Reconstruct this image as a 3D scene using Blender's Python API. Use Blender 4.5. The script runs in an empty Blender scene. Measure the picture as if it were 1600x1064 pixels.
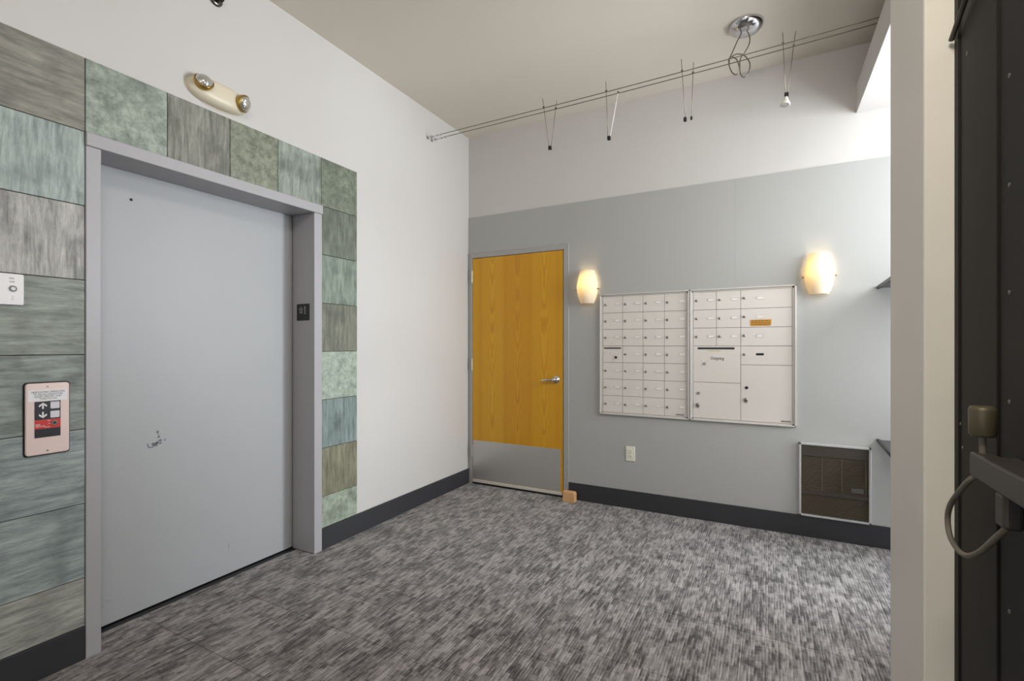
import bpy, bmesh, math, random
from mathutils import Vector, Matrix
random.seed(7)
S = bpy.context.scene
COL = S.collection

# ------------------------------------------------------------------ camera, world, lights, exposure
cam_d = bpy.data.cameras.new('camera'); cam = bpy.data.objects.new('camera', cam_d); COL.objects.link(cam)
cam.location = (0, 0, 1.3)
cam.rotation_euler = (math.pi / 2, 0, math.atan2(400, 753))
cam_d.sensor_width = 36; cam_d.lens = 36 * 753 / 1600; cam_d.shift_y = 8 / 1600
cam_d.clip_start = .02; cam_d.clip_end = 100
S.camera = cam
S.view_settings.view_transform = 'Standard'; S.view_settings.look = 'None'
S.view_settings.gamma = 1; S.view_settings.use_curve_mapping = False
S.view_settings.exposure = -0.27

world = bpy.data.worlds.new('overcast_sky'); S.world = world; world.use_nodes = True
world.node_tree.nodes['Background'].inputs[0].default_value = (.80, .88, 1, 1)
world.node_tree.nodes['Background'].inputs[1].default_value = 1.0

def area(name, loc, direction, sx, sy, power, colour, spread=180):
    l = bpy.data.lights.new(name, 'AREA'); l.shape = 'RECTANGLE'; l.size = sx; l.size_y = sy
    l.energy = power; l.color = colour; l.spread = math.radians(spread)
    o = bpy.data.objects.new(name, l); COL.objects.link(o); o.location = loc
    o.rotation_euler = Vector(direction).to_track_quat('-Z', 'Y').to_euler()
    return o
area('daylight_side_window', (1.72, 2.95, 2.12), (-1, .10, -.10), 1.65, 1.25, 118, (.92, .96, 1))
area('daylight_side_door', (1.80, 3.46, .76), (-1, -.1, 0), .66, 1.3, 36, (.92, .96, 1))
area('street_daylight', (4.1, 4.15, 1.5), (-1, -.25, -.08), .8, 1.4, 230, (.86, .93, 1))
area('daylight_front_glazing', (-1.05, -2.35, 1.5), (0, 1, .02), 2.6, 2.5, 13, (1, .93, .84))
area('added_fill', (-.15, .0, 3.22), (-.12, .6, -1), .6, .6, 54, (1, .90, .80))  # unseen fill added to brighten the jamb, back wall and near floor

# ------------------------------------------------------------------ helpers
class MB:
    def __init__(s): s.bm = bmesh.new()
    def _ret(s, geom_verts, mi):
        fs = set()
        for v in geom_verts:
            for f in v.link_faces: fs.add(f)
        for f in fs: f.material_index = mi
        return fs
    def box(s, x0, x1, y0, y1, z0, z1, bev=0, seg=2, mi=0):
        r = bmesh.ops.create_cube(s.bm, size=1)
        for v in r['verts']:
            v.co = Vector(((x0 + x1) / 2 + v.co.x * (x1 - x0), (y0 + y1) / 2 + v.co.y * (y1 - y0), (z0 + z1) / 2 + v.co.z * (z1 - z0)))
        fs = s._ret(r['verts'], mi)
        if bev:
            es = set(e for f in fs for e in f.edges)
            bmesh.ops.bevel(s.bm, geom=list(es), offset=bev, segments=seg, profile=.5, affect='EDGES', material=mi)
        return s
    def prism(s, pts, axis, a0, a1, mi=0, bev=0, seg=2):
        """polygon pts (2-D) extruded along axis 'x'/'y'/'z' from a0 to a1"""
        def P(p, a):
            return {'x': (a, p[0], p[1]), 'y': (p[0], a, p[1]), 'z': (p[0], p[1], a)}[axis]
        A = [s.bm.verts.new(P(p, a0)) for p in pts]; B = [s.bm.verts.new(P(p, a1)) for p in pts]
        fs = [s.bm.faces.new(A), s.bm.faces.new(B)]
        n = len(pts)
        for i in range(n): fs.append(s.bm.faces.new((A[i], A[(i + 1) % n], B[(i + 1) % n], B[i])))
        for f in fs: f.material_index = mi
        bmesh.ops.recalc_face_normals(s.bm, faces=fs)
        if bev:
            es = list(set(fs[1].edges) | set(fs[0].edges))
            bmesh.ops.bevel(s.bm, geom=es, offset=bev, segments=seg, profile=.5, affect='EDGES', material=mi)
        return s
    def lathe(s, prof, org, axis=(0, 0, 1), seg=24, mi=0, a0=0, a1=2 * math.pi, smooth=True):
        """prof = [(radius, height)] turned about axis through org"""
        q = Vector((0, 0, 1)).rotation_difference(Vector(axis).normalized())
        full = abs(a1 - a0 - 2 * math.pi) < 1e-6
        n = seg if full else seg + 1
        rings = []
        for r, h in prof:
            if r < 1e-7: rings.append([s.bm.verts.new(Vector(org) + q @ Vector((0, 0, h)))])
            else:
                rings.append([s.bm.verts.new(Vector(org) + q @ Vector((r * math.cos(a0 + (a1 - a0) * k / seg), r * math.sin(a0 + (a1 - a0) * k / seg), h))) for k in range(n)])
        fs = []
        for a, b in zip(rings, rings[1:]):
            for k in range(seg):
                k2 = (k + 1) % n
                if len(a) == 1 and len(b) == 1: continue
                if len(a) == 1: fs.append(s.bm.faces.new((a[0], b[k], b[k2])))
                elif len(b) == 1: fs.append(s.bm.faces.new((a[k], b[0], a[k2])))
                else: fs.append(s.bm.faces.new((a[k], b[k], b[k2], a[k2])))
        for f in fs: f.material_index = mi; f.smooth = smooth
        bmesh.ops.recalc_face_normals(s.bm, faces=fs)
        return s
    def cyl(s, p0, p1, r, r2=None, seg=20, mi=0):
        p0 = Vector(p0); p1 = Vector(p1); L = (p1 - p0).length; r2 = r if r2 is None else r2
        s.lathe([(0, 0), (r, 0)], p0, p1 - p0, seg, mi, smooth=False)
        s.lathe([(r, 0), (r2, L)], p0, p1 - p0, seg, mi)
        s.lathe([(r2, L), (0, L)], p0, p1 - p0, seg, mi, smooth=False)
        return s
    def tube(s, pts, r, seg=8, mi=0, sub=6):
        P = [Vector(p) for p in pts]
        if len(P) > 2 and sub > 1:                      # Catmull-Rom
            Q = [P[0] * 2 - P[1]] + P + [P[-1] * 2 - P[-2]]; out = []
            for i in range(1, len(Q) - 2):
                a, b, c, d = Q[i - 1:i + 3]
                for k in range(sub):
                    t = k / sub
                    out.append(.5 * (2 * b + (c - a) * t + (2 * a - 5 * b + 4 * c - d) * t * t + (3 * b - a - 3 * c + d) * t ** 3))
            out.append(P[-1]); P = out
        prev = None; rings = []
        up = Vector((0, 0, 1))
        for i, p in enumerate(P):
            t = (P[min(i + 1, len(P) - 1)] - P[max(i - 1, 0)]).normalized()
            if prev is None:
                u = t.cross(up)
                if u.length < .1: u = t.cross(Vector((1, 0, 0)))
            else: u = prev - t * prev.dot(t)
            u.normalize(); prev = u; w = t.cross(u)
            rings.append([s.bm.verts.new(p + r * (math.cos(2 * math.pi * k / seg) * u + math.sin(2 * math.pi * k / seg) * w)) for k in range(seg)])
        fs = []
        for a, b in zip(rings, rings[1:]):
            for k in range(seg): fs.append(s.bm.faces.new((a[k], a[(k + 1) % seg], b[(k + 1) % seg], b[k])))
        for f in fs: f.smooth = True
        fs.append(s.bm.faces.new(rings[0])); fs.append(s.bm.faces.new(rings[-1]))
        for f in fs: f.material_index = mi
        bmesh.ops.recalc_face_normals(s.bm, faces=fs)
        return s
    def mesh(s, name, mats, org=(0, 0, 0)):
        m = bpy.data.meshes.new(name)
        bmesh.ops.translate(s.bm, verts=s.bm.verts, vec=-Vector(org))
        s.bm.to_mesh(m); s.bm.free()
        for x in (mats if isinstance(mats, (list, tuple)) else [mats]): m.materials.append(x)
        return m
    def build(s, name, mats, parent=None, org=None):
        if org is None: org = tuple(ORG.get(parent.name, (0, 0, 0))) if parent else (0, 0, 0)
        o = bpy.data.objects.new(name, s.mesh(name, mats, org)); COL.objects.link(o)
        if parent: o.parent = parent
        else: o.location = org
        ORG[o.name] = org
        return o
ORG = {}
def thing(name, label, cat, loc, group=None, kind=None):
    o = bpy.data.objects.new(name, None); COL.objects.link(o); o.location = loc; ORG[o.name] = tuple(loc)
    o.empty_display_size = .05
    return tag(o, label, cat, group, kind)
def tag(o, label=None, cat=None, group=None, kind=None):
    if label: o['label'] = label
    if cat: o['category'] = cat
    if group: o['group'] = group
    if kind: o['kind'] = kind
    return o
def struct(o, label=None): return tag(o, label, kind='structure')
def text(name, body, size, mat, parent, M, ext=.0004, align='CENTER', sx=1, spacing=1.0):
    """flat lettering turned into a mesh; M = world matrix of the text plane"""
    c = bpy.data.curves.new(name, 'FONT'); c.body = body; c.size = size; c.extrude = ext
    c.align_x = align; c.align_y = 'CENTER'; c.resolution_u = 2; c.space_line = spacing
    t = bpy.data.objects.new(name, c); COL.objects.link(t)
    bpy.context.view_layer.update()
    m = bpy.data.meshes.new_from_object(t.evaluated_get(bpy.context.evaluated_depsgraph_get()))
    bpy.data.objects.remove(t); bpy.data.curves.remove(c)
    m.name = name
    org = Vector(ORG.get(parent.name, (0, 0, 0)))
    m.transform(Matrix.Translation(-org) @ M @ Matrix.Diagonal((sx, 1, 1, 1)))
    m.materials.clear(); m.materials.append(mat)
    o = bpy.data.objects.new(name, m); COL.objects.link(o); o.parent = parent; ORG[o.name] = tuple(org)
    return o
def frame_on_left_wall(x, y, z):      # text plane facing +X (reading direction +Y)
    return Matrix(((0, 0, 1, x), (1, 0, 0, y), (0, 1, 0, z), (0, 0, 0, 1)))
def frame_on_back_wall(x, y, z):      # text plane facing -Y (reading direction +X)
    return Matrix(((1, 0, 0, x), (0, 0, -1, y), (0, 1, 0, z), (0, 0, 0, 1)))

# ------------------------------------------------------------------ materials
def lin(c):
    return tuple((v / 255 / 12.92) if v / 255 <= .04045 else ((v / 255 + .055) / 1.055) ** 2.4 for v in c) + (1,)
def new_mat(name):
    m = bpy.data.materials.new(name); m.use_nodes = True
    nt = m.node_tree; b = nt.nodes['Principled BSDF']
    return m, nt, b
def N(nt, typ, **kw):
    n = nt.nodes.new(typ)
    for k, v in kw.items():
        if k.startswith('i_'): n.inputs[int(k[2:]) if k[2:].isdigit() else k[2:]].default_value = v
        else: setattr(n, k, v)
    return n
def math_n(nt, op, a, b=None, c=None, clamp=False):
    n = nt.nodes.new('ShaderNodeMath'); n.operation = op; n.use_clamp = clamp
    for i, v in enumerate((a, b, c)):
        if v is None: continue
        if isinstance(v, (int, float)): n.inputs[i].default_value = v
        else: nt.links.new(v, n.inputs[i])
    return n.outputs[0]
def mix_n(nt, fac, a, b, typ='MIX'):
    n = nt.nodes.new('ShaderNodeMix'); n.data_type = 'RGBA'; n.blend_type = typ
    for sock, v in ((n.inputs[0], fac), (n.inputs[6], a), (n.inputs[7], b)):
        if isinstance(v, (int, float)): sock.default_value = v
        elif isinstance(v, tuple): sock.default_value = v
        else: nt.links.new(v, sock)
    return n.outputs[2]
def plain(name, rgb, rough=.5, metal=0, spec=.5, mottle=0, mscale=6, bump=0, bscale=300, coat=0):
    m, nt, b = new_mat(name)
    c = lin(rgb); b.inputs['Base Color'].default_value = c; b.inputs['Roughness'].default_value = rough
    b.inputs['Metallic'].default_value = metal; b.inputs['Specular IOR Level'].default_value = spec
    b.inputs['Coat Weight'].default_value = coat
    g = N(nt, 'ShaderNodeNewGeometry')
    if mottle:
        n = N(nt, 'ShaderNodeTexNoise', i_Scale=mscale, i_Detail=5.0, i_Roughness=.6); nt.links.new(g.outputs[0], n.inputs[0])
        k = math_n(nt, 'MULTIPLY_ADD', math_n(nt, 'SUBTRACT', n.outputs[0], .5), mottle * 2, 1)
        mx = nt.nodes.new('ShaderNodeVectorMath'); mx.operation = 'SCALE'; mx.inputs[0].default_value = c[:3]
        nt.links.new(k, mx.inputs[3]); nt.links.new(mx.outputs[0], b.inputs['Base Color'])
    if bump:
        n = N(nt, 'ShaderNodeTexNoise', i_Scale=bscale, i_Detail=3.0); nt.links.new(g.outputs[0], n.inputs[0])
        bp = N(nt, 'ShaderNodeBump', i_Strength=bump, i_Distance=.002); nt.links.new(n.outputs[0], bp.inputs['Height'])
        nt.links.new(bp.outputs[0], b.inputs['Normal'])
    return m
def emit(name, rgb, strength):
    m, nt, b = new_mat(name)
    b.inputs['Base Color'].default_value = lin(rgb); b.inputs['Emission Color'].default_value = lin(rgb)
    b.inputs['Emission Strength'].default_value = strength
    return m

M = {}
M['white_wall'] = plain('white wall paint', (198, 195, 191), .65, mottle=.02, mscale=2, bump=.08)
M['ceiling'] = plain('ceiling paint', (216, 208, 195), .75, mottle=.03, mscale=1.5, bump=.08)
M['grey_wall'] = plain('grey wall paint', (165, 165, 162), .45, mottle=.02, mscale=3, bump=.08)
M['post'] = plain('post paint', (226, 222, 215), .5, mottle=.04, mscale=3, bump=.1, bscale=60)
M['post_daylit'] = plain('jamb paint with daylight', (250, 246, 230), .45, mottle=.05, mscale=5, bump=.15, bscale=60)  # lighter, warmer version of the post paint, carrying daylight on the jamb front
M['base'] = plain('charcoal rubber base', (52, 52, 55), .6, spec=.3, mottle=.05, mscale=8)
M['grey_frame'] = plain('grey door frame enamel', (158, 157, 154), .4)
M['steel_paint'] = plain('elevator enamel', (167, 168, 169), .45, mottle=.02, mscale=4)
M['steel_paint_frame'] = plain('elevator frame enamel', (167, 165, 167), .4, mottle=.03, mscale=9)
M['dark'] = plain('dark gap', (22, 21, 20), .7)
M['black'] = plain('black plastic', (18, 18, 19), .4)
M['chrome'] = plain('chrome', (205, 205, 208), .12, 1)
M['brushed'] = plain('satin metal', (165, 163, 158), .32, 1)
M['wire'] = plain('cable metal', (122, 116, 100), .4, .8)
M['brown_black'] = plain('dark bronze enamel', (32, 29, 27), .6, spec=.25, mottle=.06, mscale=4, bump=.1, bscale=80)
M['brown_black_leaf'] = plain('dark bronze enamel leaf', (27, 25, 24), .6, spec=.25, mottle=.06, mscale=4, bump=.1, bscale=80)
M['bar'] = plain('grey bronze bar', (70, 66, 61), .45, .2)
M['olive'] = plain('aged brass housing', (98, 90, 70), .45, .35)
M['rubber'] = plain('grey rubber cable', (112, 106, 94), .55)
M['ivory'] = plain('ivory plastic', (214, 204, 180), .4)
M['gold'] = plain('gold bezel', (176, 148, 74), .28, .9)
M['mail'] = plain('mailbox enamel', (208, 202, 194), .45, mottle=.015, mscale=5)
M['mail_frame'] = plain('mailbox aluminium', (200, 196, 190), .35, .3)
M['holder'] = plain('label holder', (228, 226, 220), .3)
M['lock'] = plain('lock metal', (150, 148, 138), .3, .9)
M['outlet'] = plain('outlet plastic', (220, 216, 200), .4)
M['heater'] = plain('heater bronze', (66, 60, 52), .45, .2)
M['louvre'] = plain('heater louvre', (96, 88, 74), .45, .2)
M['alu'] = plain('aluminium trim', (196, 196, 196), .35, .5)
M['pink_steel'] = plain('blush steel plate', (226, 204, 196), .35, .1)
M['white'] = plain('white plastic', (235, 233, 232), .4)
M['red'] = plain('red enamel', (196, 42, 34), .4)
M['navy'] = plain('navy black face', (32, 30, 40), .35)
M['blockwood'] = plain('pine block', (206, 160, 112), .6, mottle=.12, mscale=40)
M['kick'] = plain('kick plate steel', (196, 194, 190), .42, .75, mottle=.03, mscale=8)
M['sweep'] = plain('door sweep', (205, 200, 188), .5)
M['shelf'] = plain('black shelf', (36, 36, 40), .3)
M['orange'] = plain('orange sticker', (196, 142, 48), .5)
M['ink'] = plain('ink', (52, 50, 50), .6)
M['paper'] = plain('white label', (232, 230, 232), .5)
M['smudge'] = plain('adhesive residue', (104, 104, 107), .6)
M['joint'] = plain('tile setting bed', (84, 80, 68), .9)

def clear_glass(name):
    m = bpy.data.materials.new(name); m.use_nodes = True; nt = m.node_tree; nt.nodes.clear()
    o = N(nt, 'ShaderNodeOutputMaterial'); mx = N(nt, 'ShaderNodeMixShader', i_0=.07)
    t = N(nt, 'ShaderNodeBsdfTransparent'); g = N(nt, 'ShaderNodeBsdfGlossy'); g.inputs['Roughness'].default_value = .02
    nt.links.new(t.outputs[0], mx.inputs[1]); nt.links.new(g.outputs[0], mx.inputs[2]); nt.links.new(mx.outputs[0], o.inputs[0])
    return m
M['glass'] = clear_glass('window glass')

def lens_mat():
    m, nt, b = new_mat('faceted lamp lens')
    b.inputs['Base Color'].default_value = lin((200, 198, 190)); b.inputs['Metallic'].default_value = .75
    b.inputs['Roughness'].default_value = .12; b.inputs['Coat Weight'].default_value = 1
    g = N(nt, 'ShaderNodeNewGeometry'); v = N(nt, 'ShaderNodeTexVoronoi', i_Scale=130.0)
    nt.links.new(g.outputs[0], v.inputs[0]); bp = N(nt, 'ShaderNodeBump', i_Strength=.5, i_Distance=.004)
    nt.links.new(v.outputs[0], bp.inputs['Height']); nt.links.new(bp.outputs[0], b.inputs['Normal'])
    return m
M['lens'] = lens_mat()

def frosted():
    m = bpy.data.materials.new('frosted opal glass'); m.use_nodes = True; nt = m.node_tree; nt.nodes.clear()
    o = N(nt, 'ShaderNodeOutputMaterial'); mx = N(nt, 'ShaderNodeMixShader', i_0=.5)
    d = N(nt, 'ShaderNodeBsdfDiffuse'); t = N(nt, 'ShaderNodeBsdfTranslucent')
    d.inputs[0].default_value = (.85, .83, .78, 1); t.inputs[0].default_value = (.95, .86, .64, 1)
    nt.links.new(t.outputs[0], mx.inputs[1]); nt.links.new(d.outputs[0], mx.inputs[2]); nt.links.new(mx.outputs[0], o.inputs[0])
    return m
M['opal'] = frosted()

def stone(name, c1, c2, vertical, seed, pale=.25):
    def soft(c, k): a = sum(c) / 3; return tuple((a + (v - a) * .72) * k for v in c)
    c1 = soft(c1, .99); c2 = soft(c2, 1.16)
    """riven slate: stretched noise running along one direction of the tile, flecks and light scuffs"""
    m, nt, b = new_mat(name)
    g = N(nt, 'ShaderNodeNewGeometry')
    def mp(sc, off=0):
        q = N(nt, 'ShaderNodeMapping'); q.inputs['Scale'].default_value = sc
        q.inputs['Location'].default_value = (seed * 3.7 + off, seed * 1.9 + off, seed * 2.3)
        q.inputs['Rotation'].default_value = (random.uniform(-.2, .2), 0, 0)
        nt.links.new(g.outputs[0], q.inputs[0]); return q.outputs[0]
    k = {0: (1, 6, 48), 1: (1, 48, 6), 2: (1, 26, 26)}[vertical]
    n1 = N(nt, 'ShaderNodeTexNoise', i_Scale=1.0, i_Detail=12.0, i_Roughness=.72, i_Distortion=.25); nt.links.new(mp(k), n1.inputs[0])
    n2 = N(nt, 'ShaderNodeTexNoise', i_Scale=7.0, i_Detail=4.0); nt.links.new(mp((1, 1, 1), 4), n2.inputs[0])
    kk = (1, k[1] * 4, k[2] * 4)
    n3 = N(nt, 'ShaderNodeTexNoise', i_Scale=1.0, i_Detail=6.0, i_Roughness=.8); nt.links.new(mp(kk, 9), n3.inputs[0])
    f = math_n(nt, 'MULTIPLY_ADD', math_n(nt, 'SUBTRACT', n1.outputs[0], .5), 3.3, .5, clamp=True)
    col = mix_n(nt, f, lin(c1), lin(c2))
    dark = tuple(v * .62 for v in lin(c1)[:3]) + (1,)
    f2 = math_n(nt, 'MULTIPLY', math_n(nt, 'SUBTRACT', n2.outputs[0], .5, clamp=True), 3.0, clamp=True)
    col = mix_n(nt, f2, col, dark)
    f3 = math_n(nt, 'MULTIPLY', math_n(nt, 'SUBTRACT', n3.outputs[0], .60, clamp=True), 4.5 * pale * 2, clamp=True)
    col = mix_n(nt, f3, col, lin((206, 208, 200)))
    f4 = math_n(nt, 'MULTIPLY', math_n(nt, 'SUBTRACT', .42, n3.outputs[0], clamp=True), 3.5, clamp=True)
    col = mix_n(nt, f4, col, dark)
    nt.links.new(col, b.inputs['Base Color']); b.inputs['Roughness'].default_value = .5
    bp = N(nt, 'ShaderNodeBump', i_Strength=.35, i_Distance=.004)
    hh = math_n(nt, 'ADD', n1.outputs[0], math_n(nt, 'MULTIPLY', n3.outputs[0], .4))
    nt.links.new(hh, bp.inputs['Height']); nt.links.new(bp.outputs[0], b.inputs['Normal'])
    return m

def carpet():
    m, nt, b = new_mat('ribbed carpet tile')
    g = N(nt, 'ShaderNodeNewGeometry'); sp = N(nt, 'ShaderNodeSeparateXYZ'); nt.links.new(g.outputs[0], sp.inputs[0])
    X, Y = sp.outputs[0], sp.outputs[1]
    def cell(v, size): return math_n(nt, 'MULTIPLY', math_n(nt, 'FLOOR', math_n(nt, 'DIVIDE', v, size)), size)
    def vec(a, bb, c=None):
        q = N(nt, 'ShaderNodeCombineXYZ'); nt.links.new(a, q.inputs[0]); nt.links.new(bb, q.inputs[1])
        if c is not None: nt.links.new(c, q.inputs[2])
        return q.outputs[0]
    xr = cell(X, .0125)                                             # one yarn rib
    wn0 = N(nt, 'ShaderNodeTexWhiteNoise', noise_dimensions='1D'); nt.links.new(math_n(nt, 'MULTIPLY', xr, 91.7), wn0.inputs['W'])
    # short dashes: every rib steps along the run on its own phase; coarser cells group them into blocks
    yj = math_n(nt, 'ADD', Y, math_n(nt, 'MULTIPLY', wn0.outputs[0], .09))
    def wn(a, bb):
        q = N(nt, 'ShaderNodeTexWhiteNoise', noise_dimensions='3D'); nt.links.new(vec(a, bb), q.inputs['Vector']); return q.outputs[0]
    block = wn(cell(X, .025), cell(math_n(nt, 'ADD', Y, math_n(nt, 'MULTIPLY', wn(cell(X, .025), cell(X, .025)), .2)), .046))
    dash = wn(xr, cell(math_n(nt, 'ADD', Y, math_n(nt, 'MULTIPLY', wn0.outputs[0], 3.0)), .075))
    nb = N(nt, 'ShaderNodeTexNoise', i_Scale=8.5, i_Detail=3.0, i_Roughness=.75)          # coarse blocks, stepped edges
    nt.links.new(vec(cell(X, .025), math_n(nt, 'MULTIPLY', cell(yj, .016), .75)), nb.inputs[0])
    nf = N(nt, 'ShaderNodeTexNoise', i_Scale=420.0, i_Detail=2.0); nt.links.new(g.outputs[0], nf.inputs[0])
    ns = N(nt, 'ShaderNodeTexNoise', i_Scale=1.0, i_Detail=2.0, i_Roughness=.6)
    nt.links.new(vec(math_n(nt, 'MULTIPLY', X, 130.0), math_n(nt, 'MULTIPLY', Y, 10.0)), ns.inputs[0])
    rib = math_n(nt, 'MULTIPLY_ADD', math_n(nt, 'SINE', math_n(nt, 'MULTIPLY', X, 2 * math.pi / .0125)), .5, .5)
    p = math_n(nt, 'ADD', math_n(nt, 'MULTIPLY', math_n(nt, 'SUBTRACT', nb.outputs[0], .5), 5.5), math_n(nt, 'MULTIPLY', math_n(nt, 'SUBTRACT', block, .5), .9))
    p = math_n(nt, 'ADD', p, .45, clamp=True)                                             # 1 = plain pale block
    line = math_n(nt, 'MULTIPLY_ADD', math_n(nt, 'SUBTRACT', math_n(nt, 'ADD', math_n(nt, 'MULTIPLY', dash, .22), math_n(nt, 'MULTIPLY', ns.outputs[0], 1.0)), .61), 5.0, .5, clamp=True)
    v = math_n(nt, 'ADD', math_n(nt, 'MULTIPLY', p, .48), math_n(nt, 'MULTIPLY', line, .52), clamp=True)
    ribd = math_n(nt, 'MULTIPLY', math_n(nt, 'MULTIPLY_ADD', p, -.45, .75, clamp=True), math_n(nt, 'POWER', rib, 2.0))
    stripe = math_n(nt, 'SUBTRACT', v, ribd)
    col = mix_n(nt, v, lin((60, 54, 53)), lin((165, 160, 157)))
    col = mix_n(nt, math_n(nt, 'MULTIPLY', ribd, .7), col, lin((30, 27, 28)))
    k = math_n(nt, 'MULTIPLY_ADD', nf.outputs[0], .5, .75)
    mul = nt.nodes.new('ShaderNodeVectorMath'); mul.operation = 'SCALE'; nt.links.new(col, mul.inputs[0]); nt.links.new(k, mul.inputs[3])
    nt.links.new(mul.outputs[0], b.inputs['Base Color']); b.inputs['Roughness'].default_value = .95
    b.inputs['Specular IOR Level'].default_value = .15
    b.inputs['Sheen Weight'].default_value = .25; b.inputs['Sheen Roughness'].default_value = .5
    bp = N(nt, 'ShaderNodeBump', i_Strength=.5, i_Distance=.002)
    nt.links.new(math_n(nt, 'ADD', stripe, nf.outputs[0]), bp.inputs['Height']); nt.links.new(bp.outputs[0], b.inputs['Normal'])
    return m
M['carpet'] = carpet()

def veneer():
    """book-matched maple veneer: leaves 0.23 m wide with cathedral figure running up each leaf"""
    m, nt, b = new_mat('honey maple veneer')
    g = N(nt, 'ShaderNodeNewGeometry'); sp = N(nt, 'ShaderNodeSeparateXYZ'); nt.links.new(g.outputs[0], sp.inputs[0])
    X, Z = sp.outputs[0], sp.outputs[2]
    u = math_n(nt, 'DIVIDE', math_n(nt, 'ADD', X, 2.467 + .175), .262)
    cellx = math_n(nt, 'FLOOR', u); fr = math_n(nt, 'SUBTRACT', math_n(nt, 'FRACT', u), .5)
    wn = N(nt, 'ShaderNodeTexWhiteNoise', noise_dimensions='1D'); nt.links.new(math_n(nt, 'ADD', cellx, 3.3), wn.inputs['W'])
    q = N(nt, 'ShaderNodeCombineXYZ'); nt.links.new(math_n(nt, 'ABSOLUTE', fr), q.inputs[0]); nt.links.new(math_n(nt, 'MULTIPLY', Z, .8), q.inputs[2]); nt.links.new(wn.outputs[0], q.inputs[1])
    nz = N(nt, 'ShaderNodeTexNoise', i_Scale=3.0, i_Detail=3.0); nt.links.new(q.outputs[0], nz.inputs[0])
    par = math_n(nt, 'MULTIPLY', math_n(nt, 'POWER', math_n(nt, 'ABSOLUTE', fr), 2.0), 7.0)
    wob = math_n(nt, 'MULTIPLY', nz.outputs[0], .55)
    t = math_n(nt, 'ADD', math_n(nt, 'SUBTRACT', math_n(nt, 'MULTIPLY', math_n(nt, 'ADD', Z, wn.outputs[0]), .55), par), wob)
    ring = math_n(nt, 'MULTIPLY_ADD', math_n(nt, 'SINE', math_n(nt, 'MULTIPLY', t, 46.0)), .5, .5)
    ring = math_n(nt, 'POWER', ring, 2.5)
    mp = N(nt, 'ShaderNodeMapping'); mp.inputs['Scale'].default_value = (120, 1, 3); nt.links.new(g.outputs[0], mp.inputs[0])
    fi = N(nt, 'ShaderNodeTexNoise', i_Scale=1.0, i_Detail=5.0); nt.links.new(mp.outputs[0], fi.inputs[0])
    col = mix_n(nt, wn.outputs[0], lin((200, 142, 14)), lin((212, 162, 34)))
    col = mix_n(nt, math_n(nt, 'MULTIPLY', ring, .55), col, lin((180, 114, 6)))
    edge = math_n(nt, 'MULTIPLY', math_n(nt, 'SUBTRACT', math_n(nt, 'ABSOLUTE', fr), .36, clamp=True), 3.4, clamp=True)
    col = mix_n(nt, edge, col, lin((190, 128, 6)))
    col = mix_n(nt, math_n(nt, 'MULTIPLY', fi.outputs[0], .25), col, lin((178, 118, 8)))
    nt.links.new(col, b.inputs['Base Color']); b.inputs['Roughness'].default_value = .38
    return m
M['veneer'] = veneer()

# ------------------------------------------------------------------ the room shell
XL, YB, ZC = -2.513, 3.854, 3.27        # left wall, white back wall, ceiling
GY = 3.846                              # face of the grey panels
XR, YF = 1.4, -2.0
floor = MB().box(-2.9, 1.52, -2.3, 4.1, -.10, -.0065).build('floor', M['dark']); struct(floor, 'dark slab under the carpet tiles')
# carpet tiles, 0.61 m, laid monolithic
gx = [-.107 + .61 * k for k in range(-4, 5)]; gy = [1.82 + .61 * k for k in range(-7, 5)]
cache = {}
def carpet_tile(x0, x1, y0, y1):
    w, d = round(x1 - x0, 4), round(y1 - y0, 4)
    if (w, d) not in cache: cache[(w, d)] = MB().box(.0006, w - .0006, .0006, d - .0006, -.0065, 0, .001, 1).mesh('carpet_tile', M['carpet'])
    o = bpy.data.objects.new('carpet_tile', cache[(w, d)]); COL.objects.link(o); o.parent = floor; o.location = (x0, y0, 0)
rooms = [(-2.513, .42, -2.0, 1.577), (-2.513, .35, 1.577, 1.955), (-2.513, 1.4, 1.955, 3.846), (-2.665, -2.513, .988, 2.075)]
for rx0, rx1, ry0, ry1 in rooms:
    xs = sorted(set([rx0, rx1] + [x for x in gx if rx0 + .03 < x < rx1 - .03]))
    ys = sorted(set([ry0, ry1] + [y for y in gy if ry0 + .03 < y < ry1 - .03]))
    for a, b_ in zip(xs, xs[1:]):
        for c, d in zip(ys, ys[1:]): carpet_tile(a, b_, c, d)

ceiling = MB().box(-2.9, 1.52, -2.3, 4.1, ZC, ZC + .1).build('ceiling', M['ceiling']); struct(ceiling)

# left wall with the elevator opening
w = MB()
w.box(XL - .35, XL, -2.3, .936, -.1, ZC); w.box(XL - .35, XL, 2.134, YB + .15, -.1, ZC); w.box(XL - .35, XL, .936, 2.134, 2.185, ZC)
w.box(XL - .35, XL - .26, .936, 2.134, -.1, 2.185)
wall_left = w.build('wall_left', M['white_wall']); struct(wall_left, 'white painted wall around the elevator')
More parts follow.
